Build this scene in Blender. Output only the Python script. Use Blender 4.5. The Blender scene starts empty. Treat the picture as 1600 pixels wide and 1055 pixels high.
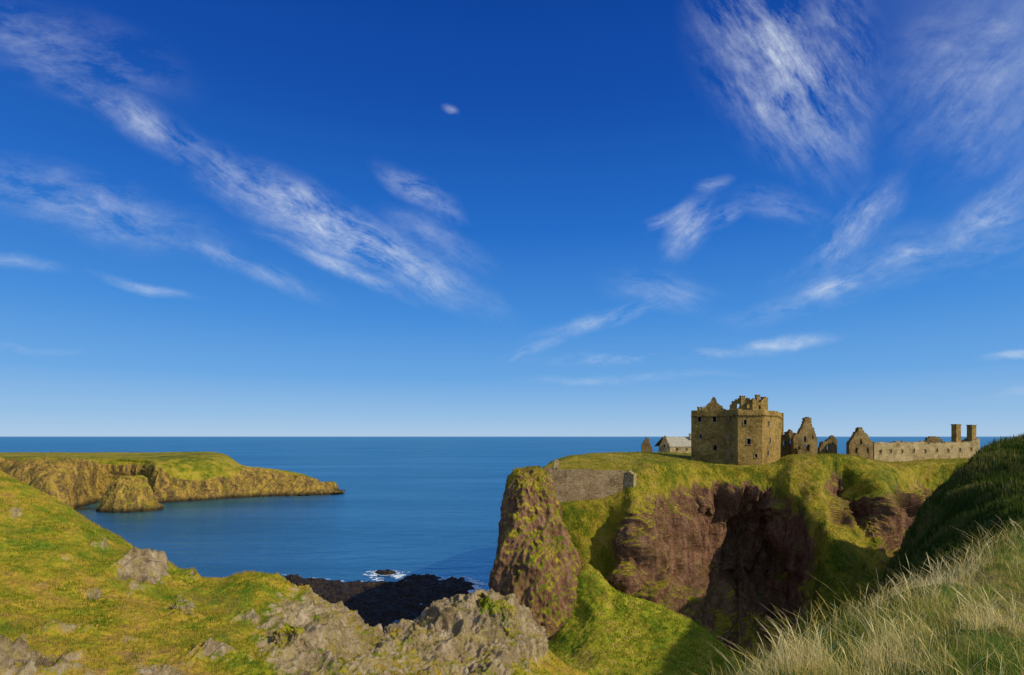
import bpy, math, random, bmesh
import numpy as np
from mathutils import Vector
random.seed(7); rng=np.random.default_rng(7)
F=889.0; HY=681.5; CZ=50.0
scene=bpy.context.scene; COL=scene.collection
R=math.radians
# ------------------------------------------------------------ noise
_perm=rng.permutation(256); _perm=np.concatenate([_perm,_perm,_perm])
_g=rng.normal(size=(256,3)); _g/=np.linalg.norm(_g,axis=1)[:,None]
def perlin(p):
    i=np.floor(p).astype(np.int64); f=p-i; i&=255
    u=f*f*f*(f*(f*6-15)+10)
    out=np.zeros(len(p))
    for dx in (0,1):
        wx=u[:,0] if dx else 1-u[:,0]
        a=_perm[i[:,0]+dx]
        for dy in (0,1):
            wy=u[:,1] if dy else 1-u[:,1]
            b=_perm[a+i[:,1]+dy]
            for dz in (0,1):
                wz=u[:,2] if dz else 1-u[:,2]
                h=_perm[b+i[:,2]+dz]
                g=_g[h]
                out+=wx*wy*wz*(g[:,0]*(f[:,0]-dx)+g[:,1]*(f[:,1]-dy)+g[:,2]*(f[:,2]-dz))
    return out*1.5
def fbm(p,o=4,ridge=False):
    s=0;a=1;t=0
    for k in range(o):
        n=perlin(p+k*17.3)
        if ridge: n=1-2*np.abs(n)*1.6
        s=s+a*n;t+=a;a*=.5;p=p*2.03
    return s/t
def sstep(a,b,x):
    t=np.clip((x-a)/(b-a),0,1); return t*t*(3-2*t)
# ------------------------------------------------------------ object helpers
def tag(o,label=None,cat=None,group=None,kind=None):
    if label:o['label']=label
    if cat:o['category']=cat
    if group:o['group']=group
    if kind:o['kind']=kind
    return o
def mesh_obj(name,verts,faces,mat,parent=None,smooth=False,loc=None):
    me=bpy.data.meshes.new(name)
    me.from_pydata([tuple(v) for v in verts],[],faces); me.update()
    if smooth: me.shade_smooth()
    o=bpy.data.objects.new(name,me); COL.objects.link(o)
    if mat: me.materials.append(mat)
    if parent: o.parent=parent
    if loc: o.location=loc
    return o
def empty(name,loc):
    o=bpy.data.objects.new(name,None); COL.objects.link(o); o.location=loc; o.empty_display_size=.5
    return o
def big_mesh(name,V,Fq,mat,attrs={},smooth=True):
    me=bpy.data.meshes.new(name)
    n=len(V); me.vertices.add(n); me.vertices.foreach_set('co',np.asarray(V,dtype=np.float32).ravel())
    k=Fq.shape[1]; m=len(Fq)
    me.loops.add(m*k); me.loops.foreach_set('vertex_index',Fq.astype(np.int32).ravel())
    me.polygons.add(m); me.polygons.foreach_set('loop_start',np.arange(0,m*k,k,dtype=np.int32))
    try: me.polygons.foreach_set('loop_total',np.full(m,k,dtype=np.int32))
    except Exception: pass
    me.update(calc_edges=True)
    if smooth: me.shade_smooth()
    for an,arr in attrs.items():
        a=me.attributes.new(an,'FLOAT','POINT'); a.data.foreach_set('value',np.asarray(arr,dtype=np.float32))
    o=bpy.data.objects.new(name,me); COL.objects.link(o); me.materials.append(mat)
    return o
# ------------------------------------------------------------ node helpers
class NT:
    def __init__(s,tree): s.t=tree; s.n=tree.nodes; s.l=tree.links
    def new(s,typ,**kw):
        n=s.n.new(typ)
        for k,v in kw.items(): setattr(n,k,v)
        return n
    def put(s,sock,val):
        if isinstance(val,bpy.types.NodeSocket): s.l.new(val,sock)
        elif val is not None:
            if sock.type=='RGBA' and len(val)==3: val=(*val,1)
            sock.default_value=val
    def math(s,op,a,b=None,c=None,clamp=False):
        n=s.new('ShaderNodeMath',operation=op,use_clamp=clamp); s.put(n.inputs[0],a)
        if b is not None: s.put(n.inputs[1],b)
        if c is not None: s.put(n.inputs[2],c)
        return n.outputs[0]
    def noise(s,vec,scale,detail=4,rough=.55,dist=0):
        n=s.new('ShaderNodeTexNoise'); s.put(n.inputs['Vector'],vec); n.inputs['Scale'].default_value=scale
        n.inputs['Detail'].default_value=detail; n.inputs['Roughness'].default_value=rough; n.inputs['Distortion'].default_value=dist
        return n.outputs['Fac']
    def mapping(s,vec,loc=(0,0,0),rot=(0,0,0),sc=(1,1,1)):
        n=s.new('ShaderNodeMapping'); s.put(n.inputs[0],vec); n.inputs[1].default_value=loc; n.inputs[2].default_value=rot; n.inputs[3].default_value=sc
        return n.outputs[0]
    def ramp(s,fac,stops,interp='LINEAR'):
        n=s.new('ShaderNodeValToRGB'); s.put(n.inputs[0],fac); cr=n.color_ramp; cr.interpolation=interp
        while len(cr.elements)<len(stops): cr.elements.new(.5)
        for e,(p,c) in zip(cr.elements,stops):
            e.position=p; e.color=(*c,1) if len(c)==3 else c
        return n.outputs[0]
    def mix(s,f,a,b,blend='MIX'):
        n=s.new('ShaderNodeMix',data_type='RGBA',blend_type=blend); s.put(n.inputs[0],f); s.put(n.inputs[6],a); s.put(n.inputs[7],b)
        return n.outputs[2]
    def mrange(s,v,a,b,c=0,d=1,smooth=False):
        n=s.new('ShaderNodeMapRange'); s.put(n.inputs[0],v)
        if smooth:n.interpolation_type='SMOOTHSTEP'
        for i,x in enumerate((a,b,c,d)): s.put(n.inputs[i+1],x)
        return n.outputs[0]
    def bump(s,h,dist,strength=1,normal=None):
        n=s.new('ShaderNodeBump'); s.put(n.inputs['Height'],h); n.inputs['Distance'].default_value=dist; n.inputs['Strength'].default_value=strength
        if normal: s.put(n.inputs['Normal'],normal)
        return n.outputs[0]
def newmat(name):
    m=bpy.data.materials.new(name); m.use_nodes=True; t=NT(m.node_tree)
    b=m.node_tree.nodes['Principled BSDF']; b.inputs['Roughness'].default_value=.9
    try:b.inputs['Specular IOR Level'].default_value=.1
    except: pass
    return m,t,b
def obcoord(t): return t.new('ShaderNodeNewGeometry').outputs['Position']

def mat_terrain(name,grass,rock,sc=1.0,wet=False,lichen=.35,bumpd=.25,msk=1.1,moss=None):
    m,t,b=newmat(name); co=obcoord(t)
    at=t.new('ShaderNodeAttribute',attribute_name='rock').outputs['Fac']
    nL=t.noise(co,.09*sc,3,.6); nM=t.noise(co,.6*sc,4,.7); nS=t.noise(co,3.4*sc,3,.7)
    g=t.math('ADD',t.math('MULTIPLY',nL,.5),t.math('ADD',t.math('MULTIPLY',nM,.6),t.math('MULTIPLY',nS,.25)))
    gc=t.ramp(g,[(.54,grass[0]),(.64,grass[1]),(.72,grass[2]),(.81,grass[3])])
    st=t.mapping(co,rot=(.1,.3,.3),sc=(1,1,.2))
    r1=t.noise(st,.7*sc,5,.72,.3); r2=t.noise(co,2.2*sc,5,.78)
    rr=t.math('ADD',t.math('MULTIPLY',r1,.6),t.math('MULTIPLY',r2,.4))
    rc=t.ramp(rr,[(.36,rock[0]),(.47,rock[1]),(.56,rock[2]),(.68,rock[3])])
    lm=t.mrange(nM,.49,.62,0,lichen)
    rc=t.mix(lm,rc,moss or grass[2])
    mask=t.math('ADD',at,t.math('MULTIPLY',t.math('SUBTRACT',rr,.5),msk*1.5))
    mask=t.mrange(mask,.40,.60)
    col=t.mix(mask,gc,rc)
    if wet:
        z=t.new('ShaderNodeSeparateXYZ'); t.put(z.inputs[0],co)
        wv=t.math('ADD',z.outputs[2],t.math('MULTIPLY',nM,-4))
        col=t.mix(t.mrange(wv,-1.0,2.0,.9,0),col,(.016,.013,.011))
    t.put(b.inputs['Base Color'],col)
    h=t.math('ADD',t.math('MULTIPLY',r2,1.2),t.math('MULTIPLY',r1,1.6))
    t.put(b.inputs['Normal'],t.bump(h,bumpd,1.0))
    return m
G_near=[(.08,.14,.008),(.21,.205,.012),(.36,.25,.025),(.28,.17,.05)]
G_far=[(.06,.095,.006),(.17,.17,.012),(.32,.25,.02),(.35,.25,.05)]
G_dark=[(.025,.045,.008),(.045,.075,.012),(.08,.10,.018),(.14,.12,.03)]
Rk=[(.05,.024,.014),(.145,.07,.042),(.235,.125,.075),(.36,.23,.14)]
Rk_near=[(.06,.042,.024),(.18,.13,.075),(.3,.232,.145),(.45,.37,.26)]
Rk_far=[(.03,.018,.01),(.14,.085,.035),(.36,.225,.045),(.5,.34,.09)]
M_hill=mat_terrain('hillside_grass_rock',G_near,Rk_near,1.0,False,.45,.25,1.2,(.24,.2,.03))
M_cliff=mat_terrain('castle_cliff',G_far,Rk,.7,True,.28,.7,1.0,(.13,.12,.018))
M_crag=mat_terrain('crag_rock',G_far,Rk,.8,False,.3,.35,1.0,(.2,.16,.022))
M_far=mat_terrain('far_headland',G_far,Rk_far,.3,True,.4,1.5,1.2)
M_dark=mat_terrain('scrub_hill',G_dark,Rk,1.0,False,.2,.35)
M_slope=mat_terrain('valley_grass',[(.09,.15,.008),(.19,.23,.012),(.32,.29,.02),(.36,.27,.06)],Rk,.9,False,.3,.35)

def mat_stone(name,c0,c1,c2,sc=1.0):
    m,t,b=newmat(name); co=obcoord(t)
    mp=t.mapping(co,sc=(1,1,1.8))
    e=t.new('ShaderNodeTexVoronoi',feature='DISTANCE_TO_EDGE'); t.put(e.inputs['Vector'],mp); e.inputs['Scale'].default_value=1.9*sc
    v=t.new('ShaderNodeTexVoronoi',feature='F1'); t.put(v.inputs['Vector'],mp); v.inputs['Scale'].default_value=1.9*sc
    n=t.noise(co,.35,4,.7); n2=t.noise(co,4,3,.7)
    sep=t.new('ShaderNodeSeparateColor'); t.put(sep.inputs[0],v.outputs['Color'])
    f=t.math('ADD',t.math('MULTIPLY',n,.75),t.math('MULTIPLY',t.math('ADD',sep.outputs[0],n2),.16))
    c=t.ramp(f,[(.35,c0),(.52,c1),(.7,c2)])
    c=t.mix(t.mrange(e.outputs['Distance'],0,.07,.6,0),c,(c0[0]*.4,c0[1]*.4,c0[2]*.4))
    t.put(b.inputs['Base Color'],c)
    t.put(b.inputs['Normal'],t.bump(t.math('ADD',t.mrange(e.outputs['Distance'],0,.1),t.math('MULTIPLY',n2,.6)),.08,1))
    return m
M_stone=mat_stone('castle_masonry',(.11,.07,.022),(.27,.175,.05),(.39,.27,.09))
M_ruin=mat_stone('dark_ruin_masonry',(.07,.05,.02),(.17,.115,.045),(.28,.2,.08))
M_stone2=mat_stone('pale_masonry',(.18,.13,.06),(.33,.25,.125),(.46,.36,.2))
M_wall=mat_stone('curtain_masonry',(.12,.08,.045),(.24,.17,.095),(.35,.265,.155),1.1)
M_pale=mat_stone('dressed_stone',(.2,.15,.09),(.3,.24,.15),(.4,.33,.22))
def flat(name,c,rough=.8):
    m,t,b=newmat(name); co=obcoord(t); n=t.noise(co,1.5,4,.6)
    t.put(b.inputs['Base Color'],t.ramp(n,[(.3,tuple(x*.7 for x in c)),(.7,tuple(x*1.2 for x in c))])); b.inputs['Roughness'].default_value=rough
    return m
M_void=flat('window_darkness',(.01,.009,.008)); M_slate=flat('roof_slate',(.27,.25,.2))
# ------------------------------------------------------------ surfaces
def herm(xs,ys,x):
    xs=np.asarray(xs,float); ys=np.asarray(ys,float)
    d=np.diff(ys,axis=0)/np.diff(xs).reshape((-1,)+(1,)*(ys.ndim-1))
    m=np.zeros_like(ys); m[0]=d[0]; m[-1]=d[-1]
    m[1:-1]=np.where(d[:-1]*d[1:]>0, 2*d[:-1]*d[1:]/np.where(np.abs(d[:-1]+d[1:])<1e-9,1e-9,d[:-1]+d[1:]),0)
    k=np.clip(np.searchsorted(xs,x)-1,0,len(xs)-2)
    h=(xs[k+1]-xs[k]); tt=(x-xs[k])/h
    sh=(-1,)+(1,)*(ys.ndim-1); tt=tt.reshape(sh); h=h.reshape(sh)
    return (2*tt**3-3*tt**2+1)*ys[k]+(tt**3-2*tt**2+tt)*h*m[k]+(-2*tt**3+3*tt**2)*ys[k+1]+(tt**3-tt**2)*h*m[k+1]
def zz(px,Z,Y,r=0): return (px,HY+(CZ-Z)*F/Y,Y,r)
def toW(a):
    return np.stack([(a[...,0]-800)/F*a[...,2],a[...,2],CZ-(a[...,1]-HY)/F*a[...,2]],-1)
def grid_normals(P):
    du=np.gradient(P,axis=0); dv=np.gradient(P,axis=1)
    n=np.cross(du,-dv); n/=np.linalg.norm(n,axis=2)[...,None]+1e-9
    return n
def surface(name,rows,nu,nv,mat,label,cat='terrain',ar=1.0,ag=.3,fr=.12,fg=.15,blobs=(),w=None,slope=(.62,.85),aniso=.25,seed=0,big=(0,.05),slw=.6,bumps=.2):
    A=[]
    for r in rows:
        r=[(q+(0,))[:4] for q in r]; r=np.array(r,float)
        t=(r[:,0]-r[0,0])/(r[-1,0]-r[0,0])
        A.append(herm(t,r,np.linspace(0,1,nu)))
    A=np.array(A)
    s=np.arange(len(rows)) if w is None else np.concatenate([[0],np.cumsum(w)])
    D=herm(s,A,np.linspace(0,s[-1],nv))
    D=np.swapaxes(D,0,1)
    P=toW(D); rock=D[...,3].copy()
    for (bx,by,rx,ry,st) in blobs:
        rock+=st*np.exp(-(((D[...,0]-bx)/rx)**2+((D[...,1]-by)/ry)**2))
    N=grid_normals(P); sh=rock.shape
    q=P.reshape(-1,3)+seed*31.7
    base=rock.ravel()+.35*fbm(q*fg*1.3+5,3)
    rk=sstep(.25,.75,base)
    ca,sa=math.cos(.22),math.sin(.22)
    qs=np.stack([q[:,0]*ca-q[:,2]*sa,q[:,1]*.6,(q[:,0]*sa+q[:,2]*ca)*aniso],1)
    wq=fbm(q*fr*.8+7,2)[:,None]*np.array([1,1,.3])
    dr=fbm(qs*fr+wq*.4,6,True)+.3*fbm(qs*fr*4+q*fr*1.5,4,True)
    dg=fbm(q*fg,5)+bumps*fbm(q*fg*6,3)
    d=rk*ar*dr+(1-rk)*ag*dg
    if big[0]:
        qb=qs*np.array([1,.5,.5])
        d=d+big[0]*rk*fbm(qb*big[1]+wq*.3+11,2,True)
    P2=P+N*d.reshape(sh)[...,None]
    N2=grid_normals(P2)
    nz=N2[...,2].ravel()
    rock2=np.clip(rock.ravel()-slw*sstep(slope[0],slope[1],nz)*(rock.ravel()<1.5)+.35*sstep(.5,.2,nz)*rk+.4*fbm(q*fg*3*np.array([1,1,.35])+9,3),0,1)
    idx=np.arange(nu*nv).reshape(nu,nv)
    Fq=np.stack([idx[:-1,1:],idx[1:,1:],idx[1:,:-1],idx[:-1,:-1]],-1).reshape(-1,4)
    o=big_mesh(name,P2.reshape(-1,3),Fq,mat,{'rock':rock2})
    tag(o,label,cat,kind='structure')
    return dict(o=o,P=P2,N=N2,rock=rock2.reshape(sh),D=D)
ridge=[(-400,560,64,0),(-100,690,62,0),(0,737,60,.1),(50,762,59,.1),(100,790,58,.1),(150,820,57,.1),(200,850,56,.2),(270,886,55,.2),(315,905,54,.15),(345,904,54,.1),(370,897,54,.1),(400,895,54,.1),(440,906,54,.3),(480,932,55,.55),(540,962,56,.7),(580,990,57,.75),(600,1003,58,.8),(622,990,60,.8),(650,978,62,.8),(680,958,63,.8),(700,945,64,.8),(745,932,66,.8),(790,940,66,.8),(815,955,66,.9),(835,985,68,.8),(860,1018,70,.2),(900,1045,70,0),(1000,1090,70,0)]
def shift(row,dY,dZ,r=None,dpx=0):
    out=[]
    for (px,py,Y,rk) in row:
        Z=CZ-(py-HY)/F*Y; Y2=Y+dY; Z2=Z+dZ
        out.append((px+dpx,HY+(CZ-Z2)*F/Y2,Y2,rk if r is None else r))
    return out
S1=surface('hillside',[
   [zz(-400,-4,130),zz(300,-4,120),zz(600,-4,112),zz(1000,-4,108)],
   shift(ridge,12,-16,.9),
   shift(ridge,2.5,-1.6),
   ridge,
   [(-400,640,48,0),(0,800,50,.1),(100,842,49,.1),(200,890,48,.35),(300,932,48,.1),(400,940,48,.2),(450,965,49,.7),(520,985,50,.75),(580,1015,52,.7),(630,1015,54,.65),(700,990,58,.8),(760,985,60,.8),(820,1005,62,.8),(850,1030,64,.4),(900,1065,64,0),(1000,1110,64,0)],
   [(-400,800,36,0),(0,930,38,.15),(200,965,40,.1),(350,985,41,.1),(450,1010,42,.85),(540,1030,45,.65),(620,1050,48,.6),(700,1050,52,.65),(770,1050,54,.7),(830,1060,56,.4),(900,1100,58,0),(1000,1150,58,0)],
   [(-400,1100,22,0),(0,1075,28,.45),(200,1075,30,.3),(400,1080,32,.45),(520,1090,34,.7),(700,1120,38,.7),(1000,1250,42,0)],
   [(-400,1900,6,0),(300,1900,8,0),(1000,1900,9,0)],
   [(-400,3400,1.2,0),(300,3400,1.5,0),(1000,3400,1.6,0)]],
   800,460,M_hill,'sunlit grassy hillside with pale rock outcrops running down to a craggy spur','hillside',
   ar=1.3,ag=.6,fr=.22,fg=.24,w=[.6,.6,.5,1.2,1.4,1.4,.4,.3],slope=(.75,.97),slw=.3,aniso=.6,bumps=.3,
   blobs=[(222,890,36,26,.8),(285,950,30,18,.6),(150,925,28,14,.5),(40,1040,90,18,.5),(100,985,46,12,.45),(25,800,22,12,.5),(330,1020,46,12,.45),(240,1045,60,14,.4),(90,870,34,10,.4),(380,965,30,10,.4),(60,910,28,8,.4),(200,1000,30,10,.35),(150,850,18,8,.4),(300,905,24,8,.45)])
S2=surface('valley_slope',[
   [zz(780,2,125),zz(1000,2,120),zz(1300,0,105)],
   [(780,1000,100),(840,985,100),(880,935,99),(900,893,100),(918,880,101),(935,891,100),(960,918,98),(1040,950,95),(1100,982,90),(1135,1010,84),(1170,1050,80),(1300,1150,76)],
   [(780,1025,88),(860,1005,88),(905,965,91),(930,955,90),(960,968,88),(1000,988,85),(1060,1005,82),(1100,1030,78),(1170,1090,72),(1300,1200,66)],
   [(780,1060,76),(905,1050,73),(1000,1060,70),(1100,1090,66),(1300,1250,56)],
   [(780,1200,45),(1000,1250,42),(1300,1500,34)],
   [(780,2500,8),(1000,2500,8),(1300,2500,8)]],
   400,360,M_slope,'bright green grassy saddle between the craggy spur and the castle cliff','slope',
   ag=1.0,ar=1.2,fg=.2,w=[.4,1,1,.6,.3],blobs=[(945,935,8,26,.5),(1120,1010,20,14,.5),(1010,975,12,10,.4)],seed=2)
S3=surface('castle_headland',[
   [zz(840,-4,200),zz(1200,-4,300),zz(1750,-4,300)],
   [zz(840,20,165),zz(890,40,180),zz(1000,43.5,225),zz(1300,42,225),zz(1750,41,230)],
   [(825,790,138),(838,752,138),(850,729,140),(870,719,145),(900,711,150),(960,708,155),(1000,708,158),(1045,711,160),(1080,716,160),(1150,722,160),(1215,717,160),(1240,711,160),(1310,711,165),(1345,716,168),(1365,722,170),(1400,722,172),(1460,718,175),(1530,716,180),(1750,714,180)],
   [(825,840,118,.3),(850,790,118,.3),(870,754,120,0),(905,744,122,0),(960,740,122,0),(985,742,117,0),(1010,731,120,0),(1050,724,126,0),(1095,727,134,0),(1150,733,134.5,0),(1200,734,134.5,0),(1225,724,136,0),(1245,716,136,0),(1290,712,136,0),(1330,713,140,0),(1365,719,146,0),(1400,729,152,0),(1450,726,158,0),(1500,724,162,0),(1750,720,165,0)],
   [(825,850,110,.4),(850,815,109.5,.2),(878,797,109,.05),(905,794,109.3,.05),(950,789,110.3,.05),(975,782,110,.1),(988,768,110.5,.3),(1010,766,115,.35),(1050,768,121,.4),(1095,768,130,.6),(1150,766,134,.7),(1195,768,134,.55),(1240,770,129,.25),(1280,760,128,.2),(1305,775,139,.8),(1335,765,135,.3),(1375,758,131,.2),(1410,775,141,.6),(1440,765,158,.5),(1500,765,165,.4),(1750,760,170,.3)],
   [(825,880,108,.6),(850,860,107,.4),(905,845,107,.05),(950,840,108.5,.15),(983,830,105,.7),(1010,825,109,1),(1045,822,115,1),(1068,822,124,1.05),(1100,820,132,1.15),(1140,820,140,1.15),(1190,820,140,1.1),(1225,810,132,.8),(1265,800,122,.3),(1290,800,121,.4),(1310,810,135,1),(1340,805,133,.8),(1380,800,127,.8),(1415,795,136,.9),(1440,810,152,.9),(1500,800,165,.7),(1750,800,170,.3)],
   [(825,915,106,.6),(850,905,105,.4),(905,890,104,.05),(950,885,106,.2),(988,890,101,.85),(1015,890,104,1),(1045,885,109,1),(1062,885,118,1.05),(1095,885,130,1.15),(1140,885,142,1.15),(1195,885,142,1.1),(1230,875,130,1),(1262,850,119,.5),(1300,835,111,.1),(1335,860,112,.15),(1368,885,115,.4),(1392,850,128,1),(1430,835,136,1),(1460,850,150,.9),(1500,850,165,.8),(1750,850,170,.3)],
   [(825,965,103,.3),(850,955,103,.3),(905,935,102,.1),(960,950,101,.35),(1000,950,97,.7),(1045,955,101,.9),(1100,962,114,1),(1150,965,127,1),(1200,960,127,1),(1240,945,119,.8),(1290,915,106,.2),(1340,915,104,.2),(1385,915,110,.6),(1450,905,130,.6),(1750,900,140,.3)],
   [(825,1080,85),(1000,1080,84),(1200,1080,95),(1400,1050,95),(1750,1000,110)]],
   900,520,M_cliff,'steep red brown cliff headland with grassy top carrying the ruined castle','cliff',
   ar=2.0,ag=.7,fr=.14,fg=.14,w=[.4,.6,.7,1,1.2,1.2,1.3,.8],seed=3,slope=(.6,.85),big=(3.4,.085),aniso=.14)
def k2(rows,k):
    return [[(q[0],q[1],q[2]*k) for q in r] for r in rows]
S5=surface('dark_hill',[
   [zz(1300,5,125),zz(1600,20,130),zz(2300,30,125)]]+k2([
   [(1330,1040,37),(1365,945,38),(1388,895,38),(1410,855,38),(1445,800,38),(1485,752,39),(1533,714,40),(1572,692,41),(1600,682,42),(1700,660,42),(2300,645,38)],
   [(1330,1050,33),(1400,900,34),(1440,850,33),(1500,800,32),(1600,750,31),(1700,730,30),(2300,720,26)],
   [(1330,1100,26),(1440,930,24),(1600,850,21),(2300,830,18)],
   [(1330,1300,16),(1600,1050,14),(2300,1000,12)]],2.2),
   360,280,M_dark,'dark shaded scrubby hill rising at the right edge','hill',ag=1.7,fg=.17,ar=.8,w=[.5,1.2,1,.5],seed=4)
S6=surface('foreground_slope',[
   [zz(1020,38,16),zz(1400,40,24),zz(2400,42,34)],
   [(1020,1165,7),(1080,1120,7.5),(1130,1090,8),(1180,1060,8.5),(1250,1020,9.3),(1320,980,10.3),(1400,940,11.5),(1500,885,13),(1600,832,14.5),(1800,775,17),(2400,740,22)],
   [(1020,1330,4.5),(1200,1150,6.2),(1400,1030,8),(1600,930,10),(2400,850,14)],
   [(1020,1620,3.2),(1600,1160,5.5),(2400,1060,8)],
   [(1020,2700,1.5),(1600,2700,1.5),(2400,2700,1.5)]],
   240,160,mat_terrain('long_grass_ground',[(.03,.06,.008),(.07,.11,.012),(.14,.14,.025),(.22,.17,.05)],Rk_near,2.5,False,.2,.1),
   'near grassy bank under the tall dry grass','ground',ag=.3,fg=.5,ar=.2,w=[.3,1,1,.5],seed=5)
S7=surface('far_headland',[
   [zz(-700,-4,760),zz(0,-4,720),zz(535,-4,560)],
   [(-700,705,640),(0,707,600),(200,707,580),(330,706,560),(352,710,540),(380,727,530),(430,733,525),(480,743,520),(500,754,515),(515,767,512),(535,774,512)],
   [(-700,712,470,0),(-100,715,450,.1),(0,716,440,.1),(60,716,440,.1),(120,717,445,.1),(200,718,455,.1),(260,717,455,0),(310,716,470,0),(345,720,480,0),(380,732,500,.45),(430,738,505,.7),(480,748,508,.9),(500,758,508,1),(515,769,508,1),(535,776,508,1)],
   [(-700,730,430,.8),(0,725,420,.9),(40,729,405,1),(75,732,400,1),(110,726,420,.9),(150,730,448,1),(200,726,456,.7),(225,725,455,.4),(245,738,435,.9),(270,740,440,.3),(310,742,450,.25),(350,742,462,.4),(385,742,480,.9),(430,746,490,1),(480,754,498,1),(500,761,500,1),(515,771,503,1),(535,776,503,1)],
   [(-700,760,410,.9),(0,765,402,1.1),(40,768,387,1.1),(80,770,380,1.1),(112,768,395,1.1),(145,762,446,1.1),(190,760,456,1),(222,755,456,1),(240,760,430,1.1),(280,760,442,1),(330,758,455,1),(385,756,472,1.1),(430,758,482,1.1),(480,762,490,1.1),(505,767,492,1),(535,777,497,1)],
   [zz(-700,-3,395,1.2),zz(0,-3,390,1.2),zz(60,-3,378,1.2),zz(110,-3,382,1.2),zz(135,-3,410,1.2),zz(155,-3,444,1.2),zz(220,-3,452,1.2),zz(250,-3,428,1.2),zz(330,-3,448,1.2),zz(385,-3,464,1.2),zz(430,-3,472,1.2),zz(480,-3,480,1.2),zz(510,-3,482,1.2),zz(535,-3,490,1.2)]],
   760,260,M_far,'far cliff headland with flat green top reaching into the sea','headland',ar=2.9,ag=.7,fr=.07,fg=.035,w=[.5,.8,1,1.2,1.2],seed=6,slope=(.7,.93),aniso=.14,big=(4,.026),slw=.5)
def reef():
    nu,nv=420,300
    px=np.linspace(330,820,nu)[:,None]*np.ones((1,nv)); Y=np.linspace(236,120,nv)[None,:]*np.ones((nu,1))
    X=(px-800)/F*190; P=np.stack([X,Y,np.zeros_like(X)],-1); q=P.reshape(-1,3)
    pys=(HY+CZ*F/Y).ravel(); pxs=(800+X/Y*F).ravel()
    nz=fbm(q*np.array([.045,.06,1])+3,4)
    py2=pys+34*nz
    edge=sstep(415,480,pxs+70*sstep(915,960,pys)+50*nz)*sstep(775,730,pxs+.25*(pys-900)+40*nz)*sstep(890,914,py2)
    h=-4.5+edge*5.1+1.3*fbm(q*.11,5,True)+.7*fbm(q*.5,4)
    P[...,2]=h.reshape(nu,nv)
    m,t,b=newmat('reef_rock'); n=t.noise(obcoord(t),1.2,5,.7)
    t.put(b.inputs['Base Color'],t.ramp(n,[(.35,(.008,.006,.005)),(.55,(.03,.022,.016)),(.72,(.08,.055,.035))])); b.inputs['Roughness'].default_value=.6
    t.put(b.inputs['Normal'],t.bump(n,.5,1))
    idx=np.arange(nu*nv).reshape(nu,nv)
    Fq=np.stack([idx[:-1,1:],idx[1:,1:],idx[1:,:-1],idx[:-1,:-1]],-1).reshape(-1,4)
    o=big_mesh('rocky_foreshore',P.reshape(-1,3),Fq,m)
    tag(o,'dark wet rocky reef exposed at the waterline below the spur','reef',kind='structure')
    nf=fbm(q*np.array([.16,.5,1])+40,5)
    far=sstep(915,895,pys)*sstep(470,560,pxs)*.4+sstep(700,745,pxs)*sstep(960,930,pys)*.8
    keep=((h<-.02)&(h>-2.4)&(nf+.5*far>.26)).reshape(nu,nv)
    V=P.copy(); V[...,2]=.06+.05*nf.reshape(nu,nv)
    Ff=Fq[keep[:-1,:-1].ravel()]
    used=np.unique(Ff); rem=np.full(nu*nv,-1); rem[used]=np.arange(len(used))
    m2,t2,b2=newmat('sea_foam'); n2=t2.noise(obcoord(t2),2,4,.7); t2.put(b2.inputs['Base Color'],t2.ramp(n2,[(.3,(.25,.35,.42)),(.65,(.75,.8,.85))]))
    o2=big_mesh('foam',V.reshape(-1,3)[used],rem[Ff],m2); tag(o2,'white surf breaking along the dark reef edge','foam',kind='stuff')
reef()
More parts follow.
